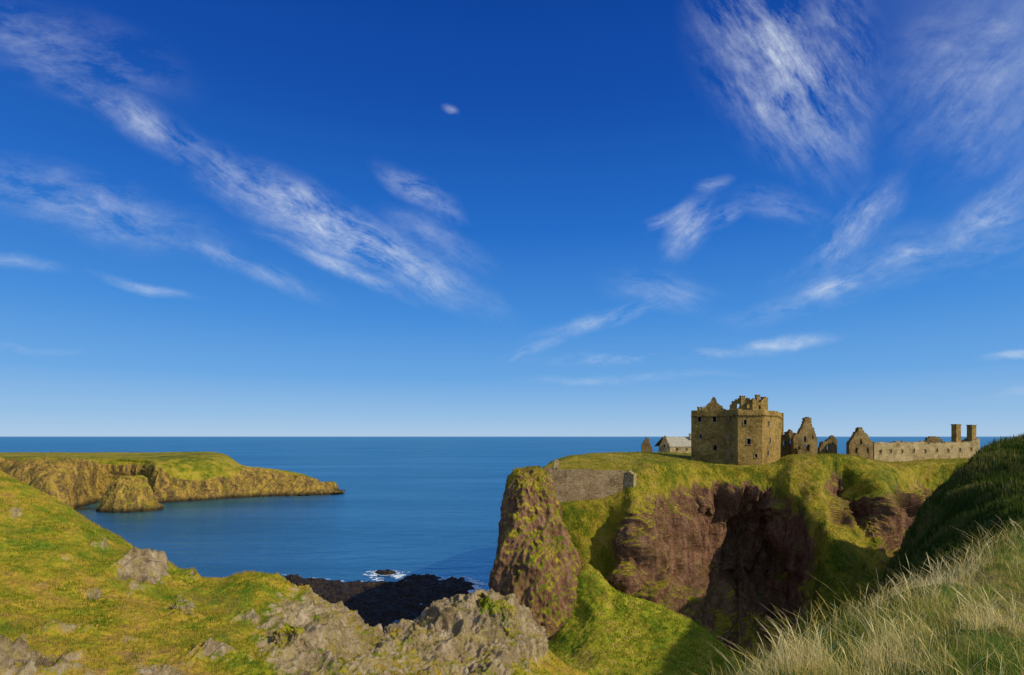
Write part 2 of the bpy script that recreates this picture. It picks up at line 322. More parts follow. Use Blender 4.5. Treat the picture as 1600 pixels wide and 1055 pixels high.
# ------------------------------------------------------------ lofted rocks
def loft_rock(name,rings,mat,label,cat,amp,fr,ry=.6,nt=200,nv=220,rock0=.75,aniso=.4,seed=0,glab=.5,tilt=.3,gz=(.3,.6)):
    r=np.array(rings,float)
    s=np.linspace(0,1,len(r)); D=herm(s,r,np.linspace(0,1,nv))
    th=np.linspace(0,2*math.pi,nt,endpoint=False)
    cx=(D[:,1]+D[:,2])/2; w=(D[:,2]-D[:,1])/2
    Y=D[:,3]; X0=(cx-800)/F*Y; rx=w/F*Y; Z=CZ-(D[:,0]-HY)/F*Y
    cs=np.sign(np.cos(th))*np.abs(np.cos(th))**1.1; sn=np.sign(np.sin(th))*np.abs(np.sin(th))**1.1
    P=np.stack([X0[None]+rx[None]*cs[:,None],Y[None]+ry*rx[None]*sn[:,None],Z[None]*np.ones((nt,1))],-1)
    base=np.array([X0.mean(),Y.mean(),Z.min()])
    du=np.roll(P,-1,0)-np.roll(P,1,0); dv=np.gradient(P,axis=1); N=np.cross(du,-dv); N/=np.linalg.norm(N,axis=2)[...,None]+1e-9
    q=P.reshape(-1,3)+seed*13.1
    ca,sa=math.cos(tilt),math.sin(tilt)
    qs=np.stack([q[:,0]*ca-q[:,2]*sa,q[:,1],(q[:,0]*sa+q[:,2]*ca)*aniso],1)
    d=amp*(fbm(qs*fr,6,True)+.35*fbm(qs*fr*4+q*fr*2,4,True)-.3)
    P2=P+N*d.reshape(nt,nv)[...,None]
    du=np.roll(P2,-1,0)-np.roll(P2,1,0); dv=np.gradient(P2,axis=1); N2=np.cross(du,-dv); N2/=np.linalg.norm(N2,axis=2)[...,None]+1e-9
    h=(P2[...,2]-Z.min())/(Z.max()-Z.min())
    rk=rock0-glab*sstep(gz[0],gz[1],N2[...,2])-.35*sstep(.75,1,h)*(glab>0)+.5*fbm(qs*fr*2,3).reshape(nt,nv)
    idx=np.arange(nt*nv).reshape(nt,nv); nx=np.roll(idx,-1,0)
    Fq=np.stack([idx[:,1:],nx[:,1:],nx[:,:-1],idx[:,:-1]],-1).reshape(-1,4)
    o=big_mesh(name,(P2-base).reshape(-1,3),Fq,mat,{'rock':np.clip(rk,0,1).ravel()}); o.location=base
    tag(o,label,cat); return dict(o=o,P=P2,N=N2,rock=rk,D=None)
CR=loft_rock('rock_crag',[(733,820,834,106),(737,808,846,106),(747,799,855,106),(765,792,864,105),(795,785,876,104),(830,777,889,102),(870,772,900,100),(910,770,906,98),(950,776,909,96),(985,800,910,94),(1015,832,906,92),(1060,826,905,90)],
   M_crag,'tall grass capped rock crag at the left end of the curtain wall','crag',1.15,.15,ry=.7,rock0=.98,aniso=.12,seed=1,glab=.65,tilt=.28)
SP=loft_rock('rocky_spur',[(936,738,762,64),(943,722,780,64),(958,704,800,63),(987,682,814,62),(1020,665,822,60),(1050,655,826,58),(1090,645,830,56)],
   M_hill,'mossy craggy rock spur in front of the foot of the tall crag','rock spur',1.1,.3,ry=.35,rock0=.78,aniso=.5,seed=8,glab=.5,nt=260,nv=180)
SS=loft_rock('sea_stack',[(742,198,214,388),(745,190,222,388),(755,181,228,387),(770,170,233,386),(785,161,243,385),(800,156,252,384)],
   M_far,'brown grass topped sea stack standing in front of the far headland cliffs','sea stack',2.4,.09,ry=.7,nt=140,nv=100,rock0=1.0,seed=2,aniso=.2)
loft_rock('sea_rock',[(753,512,518,520),(755,507,525,520),(762,503,528,520),(772,498,531,520)],M_far,'squat dark rock islet just off the tip of the far headland','rock',1.6,.08,nt=70,nv=50,rock0=1.2,seed=3)
loft_rock('sea_rock',[(788,241,247,405),(791,234,251,405),(797,224,256,405)],M_far,'low black rock at the right foot of the sea stack','rock',.8,.12,nt=60,nv=30,rock0=1.2,seed=4)
loft_rock('sea_rock',[(765,532,537,523),(767,529,541,523),(770,526,545,523)],M_far,'tiny dark rock farthest out beyond the headland islet','rock',.4,.12,nt=40,nv=20,rock0=1.2,seed=5)
loft_rock('sea_rock',[(793,118,128,388),(796,108,140,388),(802,100,146,388)],M_far,'low dark rock shelf below the left cliff, left of the sea stack','rock',.8,.12,nt=60,nv=30,rock0=1.2,seed=6)
def groundY(S,px,py):
    P=S['P']; a=800+P[...,0]/P[...,1]*F; b=HY+(CZ-P[...,2])*F/P[...,1]
    d=(a-px)**2+(b-py)**2+(P[...,1]>80)*1e6
    i=np.unravel_index(np.argmin(d),d.shape); return P[i][1]
outs=[(222,893,62,50,'large pale outcrop high on the left hillside, near the ridge'),(283,950,34,18,'small pale outcrop below and right of the large hillside outcrop'),
 (455,1000,62,44,'broad rough outcrop at the bottom, left of the gully')]
for k,(px,py,w_,h_,lb) in enumerate(outs):
    Y=groundY(S1,px,py+h_*.3)
    loft_rock('rock_outcrop',[(py-h_*.5,px-w_*.08,px+w_*.1,Y+1.2),(py-h_*.42,px-w_*.25,px+w_*.22,Y+1.1),(py-h_*.15,px-w_*.42,px+w_*.36,Y+.9),(py+h_*.2,px-w_*.5,px+w_*.46,Y+.6),(py+h_*.5,px-w_*.55,px+w_*.52,Y+.4),(py+h_*.8,px-w_*.5,px+w_*.5,Y+.3)],
      M_hill,lb,'rock outcrop',.35,.9,ry=.4,nt=90,nv=70,rock0=.85,seed=20+k,glab=.35,aniso=.6)
# ------------------------------------------------------------ grass blades
def mat_blade(name,stops,trans=.35):
    m,t,b=newmat(name); a=t.new('ShaderNodeAttribute',attribute_name='tint').outputs['Fac']
    c=t.ramp(a,stops)
    df=t.new('ShaderNodeBsdfDiffuse'); t.put(df.inputs[0],c)
    tr=t.new('ShaderNodeBsdfTranslucent'); t.put(tr.inputs[0],c)
    mx=t.new('ShaderNodeMixShader'); mx.inputs[0].default_value=trans
    t.l.new(df.outputs[0],mx.inputs[1]); t.l.new(tr.outputs[0],mx.inputs[2])
    t.l.new(mx.outputs[0],t.n['Material Output'].inputs[0]); t.n.remove(b); return m
def scatter(name,S,n,h0,h1,w,mat,label,prx=None,pry=None,maxrock=.45,lean=(0,0),segs=1,clump=.35,droop=.3,heads=False,spread=.3,cut=-.25,tb=.5):
    P,N,K=S['P'],S['N'],S['rock']; nu,nv=K.shape
    i=rng.integers(0,nu-1,n*3); j=rng.integers(0,nv-1,n*3); fu=rng.random(n*3)[:,None]; fv=rng.random(n*3)[:,None]
    p=P[i,j]*(1-fu)*(1-fv)+P[i+1,j]*fu*(1-fv)+P[i,j+1]*(1-fu)*fv+P[i+1,j+1]*fu*fv
    px=800+p[:,0]/p[:,1]*F; py=HY+(CZ-p[:,2])*F/p[:,1]
    ok=(K[i,j]<maxrock)&(N[i,j][:,2]>.15)
    if prx: ok&=(px>prx[0])&(px<prx[1])
    if pry: ok&=(py>pry[0])&(py<pry[1])
    cl=fbm(p*clump*2,3); ok&=(cl+rng.normal(0,.2,len(cl))>cut)
    p=p[ok][:n]; cl=cl[ok][:n]; m=len(p)
    h=(h0+(h1-h0)*rng.random(m)**1.5)*(1+.7*cl)
    a=rng.random(m)*2*math.pi
    side=np.stack([np.cos(a),np.sin(a)*.6,np.zeros(m)],1)
    ld=np.stack([lean[0]+rng.normal(0,spread,m),lean[1]+rng.normal(0,spread,m),np.zeros(m)],1)
    ww=w*(.6+.8*rng.random(m)); hd=rng.random(m)<.16
    V=[];T=[]
    tint=np.clip(tb+1.2*fbm(p*clump*.7+50,3)+rng.normal(0,.17,m),0,1)
    if heads:
        tint=np.where(hd,np.clip(tint+.3,.7,1),tint); h=np.where(hd,h*1.4,h)
    for k in range(segs+1):
        s=k/segs
        c=p+np.array([0,0,1])*(h*(s-droop*.35*s*s))[:,None]+ld*(h*droop*1.6*s*s)[:,None]
        c[:,2]-=.03*(k==0)
        wk=ww*(1-.85*s)
        if heads and s>.7: wk=np.where(hd, ww*(1.9 if s<1 else .4), wk)
        V.append(c-side*wk[:,None]*.5); V.append(c+side*wk[:,None]*.5); T+= [tint,tint]
    V=np.stack(V,1).reshape(-1,3); T=np.stack(T,1).reshape(-1)
    st=2*(segs+1); b=np.arange(m)[:,None]*st
    Fs=[np.concatenate([b+2*k,b+2*k+1,b+2*k+3,b+2*k+2],1) for k in range(segs)]
    o=big_mesh(name,V,np.concatenate(Fs),mat,{'tint':T},smooth=False)
    tag(o,label,'grass',kind='stuff'); return o
MB_hill=mat_blade('short_grass',[(.1,(.08,.14,.008)),(.4,(.21,.21,.015)),(.62,(.35,.26,.03)),(.95,(.33,.23,.07))])
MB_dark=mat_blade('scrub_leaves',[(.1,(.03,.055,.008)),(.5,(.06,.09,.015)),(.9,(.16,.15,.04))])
MB_long=mat_blade('tall_dry_grass',[(.2,(.05,.12,.01)),(.46,(.14,.2,.02)),(.6,(.42,.32,.07)),(.8,(.62,.47,.15)),(.98,(.8,.66,.33))],.45)
scatter('hillside_grass',S1,60000,.1,.26,.055,MB_hill,'short yellow green turf covering the left hillside',prx=(-20,900),pry=(700,1080),maxrock=.38)
scatter('slope_grass',S2,24000,.2,.4,.1,MB_hill,'green turf covering the saddle below the cliff',prx=(780,1250),pry=(850,1080),tb=.42)
scatter('clifftop_grass',S3,45000,.2,.5,.13,MB_hill,'rough grass on the castle headland top and ledges',prx=(820,1560),pry=(690,1000),maxrock=.3)
scatter('crag_grass',CR,6000,.2,.45,.12,MB_hill,'tufty grass on the rock crag',maxrock=.35)
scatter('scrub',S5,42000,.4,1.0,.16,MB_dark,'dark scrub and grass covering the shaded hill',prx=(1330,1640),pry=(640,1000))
scatter('long_grass',S6,38000,.1,.5,.0055,MB_long,'tall dry straw coloured grass with green shoots in the foreground',prx=(1080,1760),pry=(780,1300),segs=4,lean=(-.1,.05),clump=.8,droop=.5,heads=True,spread=.5,cut=-.05,tb=.48)
# ------------------------------------------------------------ masonry
def at(px,Y): return ((px-800)/F*Y,Y)
def zat(py,Y): return CZ-(py-HY)/F*Y
def masonry(name,a,b,z0,prof,thick,mat,parent,holes=(),cell=.3,jit=.05,rough=.3,seed=0,label=None):
    rr=random.Random(seed*77+5); ox,oy,oz=parent.location
    L=math.hypot(b[0]-a[0],b[1]-a[1]); ux,uy=(b[0]-a[0])/L,(b[1]-a[1])/L; fx,fy=uy,-ux
    nx=max(2,int(round(L/cell))); cw=L/nx; H=max(h for _,h in prof)+rough
    nz=int(H/cell)+2
    us=[p[0]*L for p in prof]; hs=[p[1] for p in prof]
    sol=np.zeros((nx,nz),bool)
    for i in range(nx):
        u=(i+.5)*cw; top=float(np.interp(u,us,hs))+rr.uniform(-rough,rough)*(.6)
        for k in range(nz):
            if (k+.5)*cell<top: sol[i,k]=True
    for (hu,hz,hw,hh) in holes:
        for i in range(nx):
            for k in range(nz):
                if abs((i+.5)*cw-hu*L)<hw/2 and abs((k+.5)*cell-hz)<hh/2: sol[i,k]=False
    vd={};V=[];Fc=[]
    def v(i,k,s):
        key=(i,k,s)
        if key not in vd:
            j=lambda:rr.uniform(-jit,jit)
            u=i*cw+ (j() if 0<i<nx else 0); z=z0+k*cell+j(); d=-s*thick+j()*.6
            V.append((a[0]+ux*u+fx*d-ox,a[1]+uy*u+fy*d-oy,z-oz)); vd[key]=len(V)-1
        return vd[key]
    S=lambda i,k: 0<=i<nx and 0<=k<nz and sol[i,k]
    for i in range(nx):
        for k in range(nz):
            if not sol[i,k]: continue
            Fc.append((v(i,k,0),v(i+1,k,0),v(i+1,k+1,0),v(i,k+1,0)))
            Fc.append((v(i+1,k,1),v(i,k,1),v(i,k+1,1),v(i+1,k+1,1)))
            if not S(i,k+1): Fc.append((v(i,k+1,0),v(i+1,k+1,0),v(i+1,k+1,1),v(i,k+1,1)))
            if not S(i,k-1): Fc.append((v(i+1,k,0),v(i,k,0),v(i,k,1),v(i+1,k,1)))
            if not S(i-1,k): Fc.append((v(i,k,1),v(i,k,0),v(i,k+1,0),v(i,k+1,1)))
            if not S(i+1,k): Fc.append((v(i+1,k,0),v(i+1,k,1),v(i+1,k+1,1),v(i+1,k+1,0)))
    o=mesh_obj(name,V,Fc,mat,parent)
    if label:o['label']=label
    return o
def box_local(c,ax,sz):
    ux,uy=ax; fx,fy=uy,-ux; V=[]
    for sx in(-.5,.5):
        for sy in(-.5,.5):
            for s3 in(-.5,.5):
                V.append((c[0]+ux*sz[0]*sx+fx*sz[1]*sy,c[1]+uy*sz[0]*sx+fy*sz[1]*sy,c[2]+sz[2]*s3))
    return V,[(0,1,3,2),(4,6,7,5),(0,4,5,1),(2,3,7,6),(0,2,6,4),(1,5,7,3)]
def boxes(name,bl,mat,parent):
    V=[];Fc=[]; ox,oy,oz=parent.location if parent.parent is None else parent.parent.location
    for c,ax,sz in bl:
        v,f=box_local((c[0]-ox,c[1]-oy,c[2]-oz),ax,sz); n=len(V); V+=v; Fc+=[tuple(q+n for q in x) for x in f]
    o=mesh_obj(name,V,Fc,mat,parent)
    bm=bmesh.new(); bm.from_mesh(o.data); bmesh.ops.recalc_face_normals(bm,faces=bm.faces); bm.to_mesh(o.data); bm.free()
    return o
def window(a,b,z0,hu,hz,w,h,parent,mat=None):
    L=math.hypot(b[0]-a[0],b[1]-a[1]); ux,uy=(b[0]-a[0])/L,(b[1]-a[1])/L; fx,fy=uy,-ux
    def pt(u,z,d): return (a[0]+ux*u+fx*d,a[1]+uy*u+fy*d,z0+z)
    u=hu*L; t=.16
    bl=[(pt(u-w/2-t/2,hz,-.05),(ux,uy),(t,.3,h)),(pt(u+w/2+t/2,hz,-.05),(ux,uy),(t,.3,h)),
        (pt(u,hz+h/2+t/2+.003,-.05),(ux,uy),(w+2*t,.32,t)),(pt(u,hz-h/2-t/2-.003,-.03),(ux,uy),(w+2*t+.1,.36,t))]
    fr=boxes('window',bl,mat or M_pale,parent)
    boxes('dark_interior_sheet',[(pt(u,hz,-.6),(ux,uy),(w+.5,.06,h+.5))],M_void,fr)  # near-black sheet stands in for the unlit interior behind the opening
    return fr
def keep():
    A=at(1080,150);B=at(1131,147);C=at(1153,141);D=at(1191,140.5);E=at(1215,149);G=at(1222,166);H=at(1096,168)
    zt=zat(641,147); z0=36.0
    root=empty('tower_keep',((A[0]+E[0])/2,150,z0))
    tag(root,'tall square ruined tower keep with broken gables and chimneys on the cliff top','castle keep')
    top=zt-z0
    def zo(py,Y): return zat(py,Y)-z0
    segs=[(A,B,[(.26,655,.8,1.3),(.72,655,.8,1.4),(.3,682,.5,.9),(.74,700,.8,1.3)],147),
          (B,C,[(.5,655,.8,1.4),(.5,682,.8,1.5),(.5,706,.6,1.2)],144),
          (C,D,[(.3,660,.7,1.2),(.45,690,.9,1.4),(.75,712,.6,.9)],141),
          (D,E,[(.4,662,.9,1.3),(.5,688,.8,1.3),(.35,708,.9,1.3)],144),
          (E,G,[(.5,665,.9,1.4)],155),(G,H,[],166),(H,A,[(.5,670,.8,1.3)],158)]
    for n,(p,q,hs,Y) in enumerate(segs):
        tt=top+(0 if n in(0,1,5,6) else -.2)
        holes=[(u,zo(py,Y),w+.32,h+.32) for u,py,w,h in hs]
        masonry('wall',p,q,z0,[(0,tt),(1,tt)],1.1,M_stone,root,holes,cell=.25,jit=.03,rough=.16,seed=n+1)
        for u,py,w,h in hs: window(p,q,z0,u,zo(py,Y),w,h,root)
        L=math.hypot(q[0]-p[0],q[1]-p[1]);ux,uy=(q[0]-p[0])/L,(q[1]-p[1])/L;fx,fy=uy,-ux
        if n<5:
            mx,my=(p[0]+q[0])/2+fx*.1,(p[1]+q[1])/2+fy*.1
            boxes('string_course',[((mx,my,z0+top-1.35),(ux,uy),(L+.2,.35,.22)),]+[((p[0]+ux*(k+.5)*.7+fx*.1,p[1]+uy*(k+.5)*.7+fy*.1,z0+top-1.6),(ux,uy),(.3,.3,.25)) for k in range(int(L/.7))],M_stone,root)
    pts=[A,B,C,D,E,G,H]; cx=sum(p[0] for p in pts)/7; cy=sum(p[1] for p in pts)/7
    V=[(cx+(p[0]-cx)*.93-root.location[0],cy+(p[1]-cy)*.93-150,top-1.6) for p in pts]
    mesh_obj('light_block_slab',V,[tuple(range(7))],M_slate,root)  # added slab in the roofless keep; keeps light from passing through the windows
    zb=z0+top-1.0
    masonry('gable',at(1090,153),at(1134,151),zb,[(0,1),(.15,1.6),(.3,2.4),(.45,3.4),(.52,4.6),(.62,4.6),(.7,3.2),(.85,2.3),(1,1.2)],.8,M_stone,root,[(.5,1.9,.6,.9)],cell=.25,seed=21,rough=.35)
    masonry('gable',at(1096,162),at(1128,161),zb,[(0,1),(.3,2.4),(.5,3.4),(.6,3.3),(.8,2),(1,1)],.8,M_stone,root,cell=.25,seed=22,rough=.35)
    masonry('cap_house',at(1140,150),at(1176,147),zb,[(0,2.2),(.12,3.3),(.25,3.9),(.45,4.1),(.6,3.6),(.7,4.2),(.85,4.2),(1,3.0)],.8,M_stone,root,[(.42,2.1,1.1,1.5),(.8,2,.6,1)],cell=.25,seed=23,rough=.35)
    masonry('cap_house',at(1176,146),at(1200,148),zb,[(0,4.0),(.3,3.5),(.4,2.9),(.55,3.0),(.7,4.3),(1,4.3)],.8,M_stone,root,[(.45,1.7,.6,.9)],cell=.25,seed=24,rough=.3)
    masonry('gable',at(1150,160),at(1196,160),zb,[(0,1.2),(.2,3),(.4,4.5),(.55,4.4),(.75,3.1),(1,1.6)],.8,M_stone,root,cell=.25,seed=25,rough=.35)
    for px,Y,h,w in((1096,152,2.0,1.0),(1163,146.5,4.6,1.1),(1187,147,4.9,.9),(1196,148,4.4,1.0)):
        c=at(px,Y)
        ch=boxes('chimney',[((c[0],c[1]+1.3,zb+h/2),(1,.1),(w,.9,h))],M_stone,root)
        boxes('cap',[((c[0],c[1]+1.3,zb+h+.1),(1,.1),(w+.25,1.1,.2))],M_pale,ch)
keep()
def ruin(name,label,cat,px0,Y0,px1,Y1,basepy,prof,mat,holes=(),cell=.25,deep=2.5,thick=.9,seed=1,rough=.3,part='wall'):
    a=at(px0,Y0);b=at(px1,Y1);Ym=(Y0+Y1)/2; z0=zat(basepy,Ym)-deep
    root=empty(name,((a[0]+b[0])/2,Ym,z0)); tag(root,label,cat)
    pr=[((px-px0)/(px1-px0),zat(py,Ym)-z0) for px,py in prof]
    hs=[((px-px0)/(px1-px0),zat(py,Ym)-z0,w,h) for px,py,w,h in holes]
    masonry(part,a,b,z0,pr,thick,mat,root,hs,cell=cell,seed=seed,rough=rough)
    return root,a,b,z0
r,a,b,z=ruin('ruined_gable','small pointed gable stub farthest left on the castle plateau','ruin',1003,205,1019,205,709,[(1003,696),(1007,688),(1010,683),(1013,684),(1017,697),(1019,702)],M_ruin,seed=31,cell=.22)
masonry('return_wall',b,(b[0]+1,b[1]+5),z,[(0,5),(.4,4.6),(1,3.2)],.7,M_ruin,r,cell=.25,seed=32)
def cottage():
    Y=205; a=at(1029,Y);b=at(1047,Y-1.5);c=at(1084,Y+2); z0=zat(706,Y)-3
    root=empty('stone_cottage',((a[0]+c[0])/2,Y,z0)); tag(root,'pale gabled stone building with a slate roof just left of the keep','building')
    H=lambda py: zat(py,Y)-z0
    masonry('gable_wall',a,b,z0,[(0,H(698)),(.25,H(691)),(.5,H(681)),(.6,H(681)),(.8,H(690)),(1,H(697))],.7,M_stone2,root,[(.5,H(697),.9,1.1)],cell=.22,rough=.1,seed=41)
    masonry('side_wall',b,c,z0,[(0,H(697)),(1,H(697))],.7,M_stone2,root,[(.3,H(702),.9,1.1),(.7,H(702),.9,1.1)],cell=.22,rough=.1,seed=42)
    window(a,b,z0,.5,H(697),.6,.8,root); window(b,c,z0,.3,H(702),.6,.8,root); window(b,c,z0,.7,H(702),.6,.8,root)
    ox,oy,oz=root.location
    p=[(b[0]-.2,b[1]-.25,z0+H(697.5)),(c[0],c[1]-.25,z0+H(697.5)),(c[0]+.2,c[1]+3.4,z0+H(683)),((a[0]+b[0])/2,b[1]+2.6,z0+H(682)),(a[0],a[1]+6,z0+H(697)),(c[0],c[1]+7,z0+H(697))]
    V=[(x-ox,y-oy,zv-oz) for x,y,zv in p]; V+=[(x,y,zv-.18) for x,y,zv in V]
    Fc=[(0,1,2,3),(3,2,5,4),(7,6,9,8),(8,9,10,11),(0,6,7,1),(1,7,8,2),(2,8,11,5),(0,3,9,6),(3,4,10,9)]
    rf=mesh_obj('roof',V,Fc,M_slate,root)
    cc=at(1079,Y+4); boxes('chimney',[((cc[0],cc[1],z0+H(682)),(1,0),(1,.9,2.2))],M_stone2,rf)
    masonry('gable_wall',(c[0]-.1,c[1]),(c[0]+.3,c[1]+7),z0,[(0,H(698)),(.5,H(684)),(1,H(698))],.7,M_stone2,root,cell=.25,rough=.1,seed=43)
cottage()
r,a,b,z=ruin('ruined_wall','low broken wall directly right of the keep','ruin',1216,162,1243,163,712,[(1216,680),(1220,678),(1224,683),(1230,675),(1236,672),(1240,676),(1243,680)],M_ruin,[(1226,692,.9,1.2),(1236,690,.8,1.3)],seed=51,rough=.45)
masonry('return_wall',b,(b[0]+1,b[1]+8),z,[(0,6),(.5,5.2),(1,4)],.8,M_ruin,r,cell=.3,seed=52)
r,a,b,z=ruin('ruined_gable','tall jagged gable with chimney stump, right of the keep','ruin',1240,158,1277,160,713,[(1240,684),(1244,676),(1248,678),(1252,670),(1255,664),(1258,655),(1262,652),(1267,653),(1269,666),(1273,672),(1277,688)],M_ruin,[(1257,686,.9,1.5),(1263,700,1.2,1.6),(1270,684,.7,1.1)],seed=61,rough=.55)
masonry('return_wall',b,(b[0]+.5,b[1]+7),z,[(0,5.5),(.3,4.5),(.6,5.5),(1,3.2)],.9,M_ruin,r,cell=.3,seed=62)
masonry('buttress',(a[0]+.6,a[1]-1.2),(a[0]+2.2,a[1]-1.2),z,[(0,3.8),(.5,5.2),(1,4.2)],1.2,M_ruin,r,cell=.3,seed=63)
r,a,b,z=ruin('ruined_wall','short stepped wall fragment midway between the two tall gables','ruin',1281,163,1308,164,713,[(1281,700),(1284,693),(1290,690),(1296,686),(1301,681),(1306,684),(1308,690)],M_ruin,[(1295,700,1.0,1.4)],seed=71,rough=.5)
masonry('return_wall',b,(b[0]+.4,b[1]+6),z,[(0,5),(.5,3.5),(1,3)],.8,M_ruin,r,cell=.3,seed=72)
r,a,b,z=ruin('ruined_gable','grass tufted pointed gable at the left end of the long range','ruin',1327,158,1364,162,722,[(1327,690),(1332,686),(1337,678),(1342,669),(1347,668),(1350,675),(1356,681),(1360,688),(1364,690)],M_ruin,[(1345,690,.8,1.3),(1338,704,1.0,1.4),(1356,704,.9,1.4)],seed=81,rough=.5)
masonry('return_wall',b,(b[0]+.6,b[1]+8),z,[(0,7),(.5,6),(1,5)],.9,M_ruin,r,cell=.3,seed=82)
def rng_building():
    px0,Y0,px1,Y1=1366,168,1531,186; Ym=177
    a=at(px0,Y0);b=at(px1,Y1); L=math.hypot(b[0]-a[0],b[1]-a[1])
    z0=zat(722,Ym)-3; root=empty('long_range',((a[0]+b[0])/2,Ym,z0)); tag(root,'long roofless stone range with small windows and two square chimneys','castle building')
    def tu(px):
        k=(px-800)/F; return (k*a[1]-a[0])/((b[0]-a[0])-k*(b[1]-a[1]))
    def Yp(px): return a[1]+(b[1]-a[1])*tu(px)
    H=lambda px,py: zat(py,Yp(px))-z0
    prof=[(tu(px),H(px,py)) for px,py in [(1366,692),(1380,691),(1392,693),(1400,690),(1425,691),(1445,690),(1450,694),(1455,692),(1480,691),(1500,692),(1515,690),(1531,685)]]
    wins=[(tu(px),H(px,py),.7,1.1) for px,py in [(1376,706),(1392,705),(1410,705),(1428,704),(1446,705),(1464,704),(1482,704),(1500,703),(1518,702)]]
    masonry('wall',a,b,z0,prof,.9,M_stone2,root,[(u,h,w+.3,hh+.3) for u,h,w,hh in wins],cell=.28,rough=.22,seed=91)
    for u,h,w,hh in wins: window(a,b,z0,u,h,w,hh,root,M_stone2)
    d=(b[0]-a[0])/L,(b[1]-a[1])/L; back=(-d[1]*7,d[0]*7)
    masonry('rear_wall',(b[0]+back[0],b[1]+back[1]),(a[0]+back[0],a[1]+back[1]),z0,[(0,7.2),(.3,6.5),(.35,7.6),(.5,7.4),(.6,8.2),(.7,6.8),(1,6.5)],.9,M_stone2,root,cell=.35,rough=.4,seed=92)
    masonry('end_wall',b,(b[0]+back[0],b[1]+back[1]),z0,[(0,8.5),(.5,10.5),(1,8)],.9,M_stone2,root,cell=.35,rough=.3,seed=93)
    masonry('end_wall',(a[0]+back[0],a[1]+back[1]),a,z0,[(0,6.5),(1,7)],.9,M_stone2,root,cell=.35,rough=.3,seed=94)
    for p,t_ in((1494,664),(1518,665)):
        Yc=Yp(p)+1.8; c=at(p,Yc); zt=zat(t_,Yc); zb=zat(694,Yc)-2
        ch=boxes('chimney',[((c[0],c[1],(zt+zb)/2),d,(2.3,1.5,zt-zb))],M_stone,root)
        boxes('cap',[((c[0],c[1],zt+.12),d,(2.6,1.8,.24))],M_pale,ch)
rng_building()
ruin('ruined_gable','low rounded ruin fragment showing just above the long range','ruin',1446,196,1474,197,700,[(1446,690),(1450,684),(1458,682),(1466,683),(1472,687),(1474,692)],M_ruin,seed=96,rough=.4)
def curtain():
    a=at(846,110.0);b=at(884,110.6);c=at(976,112.6); d=at(990,111.6); z0=zat(812,112)
    root=empty('curtain_wall',((a[0]+c[0])/2,112,z0)); tag(root,'high brown stone curtain wall bridging the gap between crag and cliff','wall')
    H=lambda py,Y: zat(py,Y)-z0
    masonry('wall',a,b,z0,[(0,H(732,110)),(1,H(734,110.5))],1.3,M_wall,root,cell=.3,jit=.03,rough=.08,seed=101)
    masonry('wall',b,c,z0,[(0,H(734,111)),(.3,H(734,111)),(.6,H(735,112)),(1,H(737,112))],1.3,M_wall,root,cell=.3,jit=.03,rough=.08,seed=102)
    masonry('buttress',c,d,z0,[(0,H(738,112)),(.5,H(737,112)),(1,H(742,112))],1.6,M_stone2,root,cell=.3,jit=.03,rough=.2,seed=103,label='paler stone end pier of the wall')
curtain()
ruin('stone_post','short stone gate stump on the grass above the left end of the wall','post',865,128,873,128,728,[(865,722),(868,718),(873,720)],M_stone2,seed=111,cell=.22,rough=.1,part='post',deep=1)
# ------------------------------------------------------------ sea
def sea():
    V=[];xs=[-60000,-3000,-800,-200,0,200,800,3000,60000]; ys=[-3000,-200,60,150,300,600,1500,6000,60000]
    for x in xs:
        for y in ys: V.append((x,y,0))
    n=len(ys); Fc=[(i*n+j,(i+1)*n+j,(i+1)*n+j+1,i*n+j+1) for i in range(len(xs)-1) for j in range(n-1)]
    m,t,b=newmat('sea_water'); co=obcoord(t)
    n1=t.noise(t.mapping(co,rot=(0,0,.3),sc=(.5,1.3,1)),.12,5,.68)
    big=t.noise(t.mapping(co,rot=(0,0,.1),sc=(.3,1.8,1)),.006,4,.65)
    sep=t.new('ShaderNodeSeparateXYZ'); t.put(sep.inputs[0],co)
    f=t.math('ADD',t.math('MULTIPLY',big,.75),t.math('MULTIPLY',n1,.25))
    c=t.ramp(f,[(.38,(.02,.10,.17)),(.62,(.04,.16,.24))])
    g=t.ramp(f,[(.36,(.24,.52,.60)),(.64,(.42,.70,.78))])
    nearf=t.mrange(sep.outputs[1],180,600,1,0)
    c=t.mix(t.math('MULTIPLY',nearf,.5),c,(.035,.15,.18))
    farf=t.mrange(sep.outputs[1],1500,30000,0,.5)
    g=t.mix(farf,g,(.7,.85,.9))  # horizon haze painted into the tint: far water turns paler
    df=t.new('ShaderNodeBsdfDiffuse'); t.put(df.inputs[0],c)
    gl=t.new('ShaderNodeBsdfGlossy'); t.put(gl.inputs[0],g); gl.inputs['Roughness'].default_value=.22
    bp=t.bump(n1,1.8,.7); t.put(df.inputs['Normal'],bp); t.put(gl.inputs['Normal'],bp)
    mx=t.new('ShaderNodeMixShader'); mx.inputs[0].default_value=.75
    t.l.new(df.outputs[0],mx.inputs[1]); t.l.new(gl.outputs[0],mx.inputs[2]); t.l.new(mx.outputs[0],t.n['Material Output'].inputs[0]); t.n.remove(b)
    o=mesh_obj('sea',V,Fc,m); tag(o,'calm deep blue sea stretching to the horizon','sea',kind='structure')
sea()
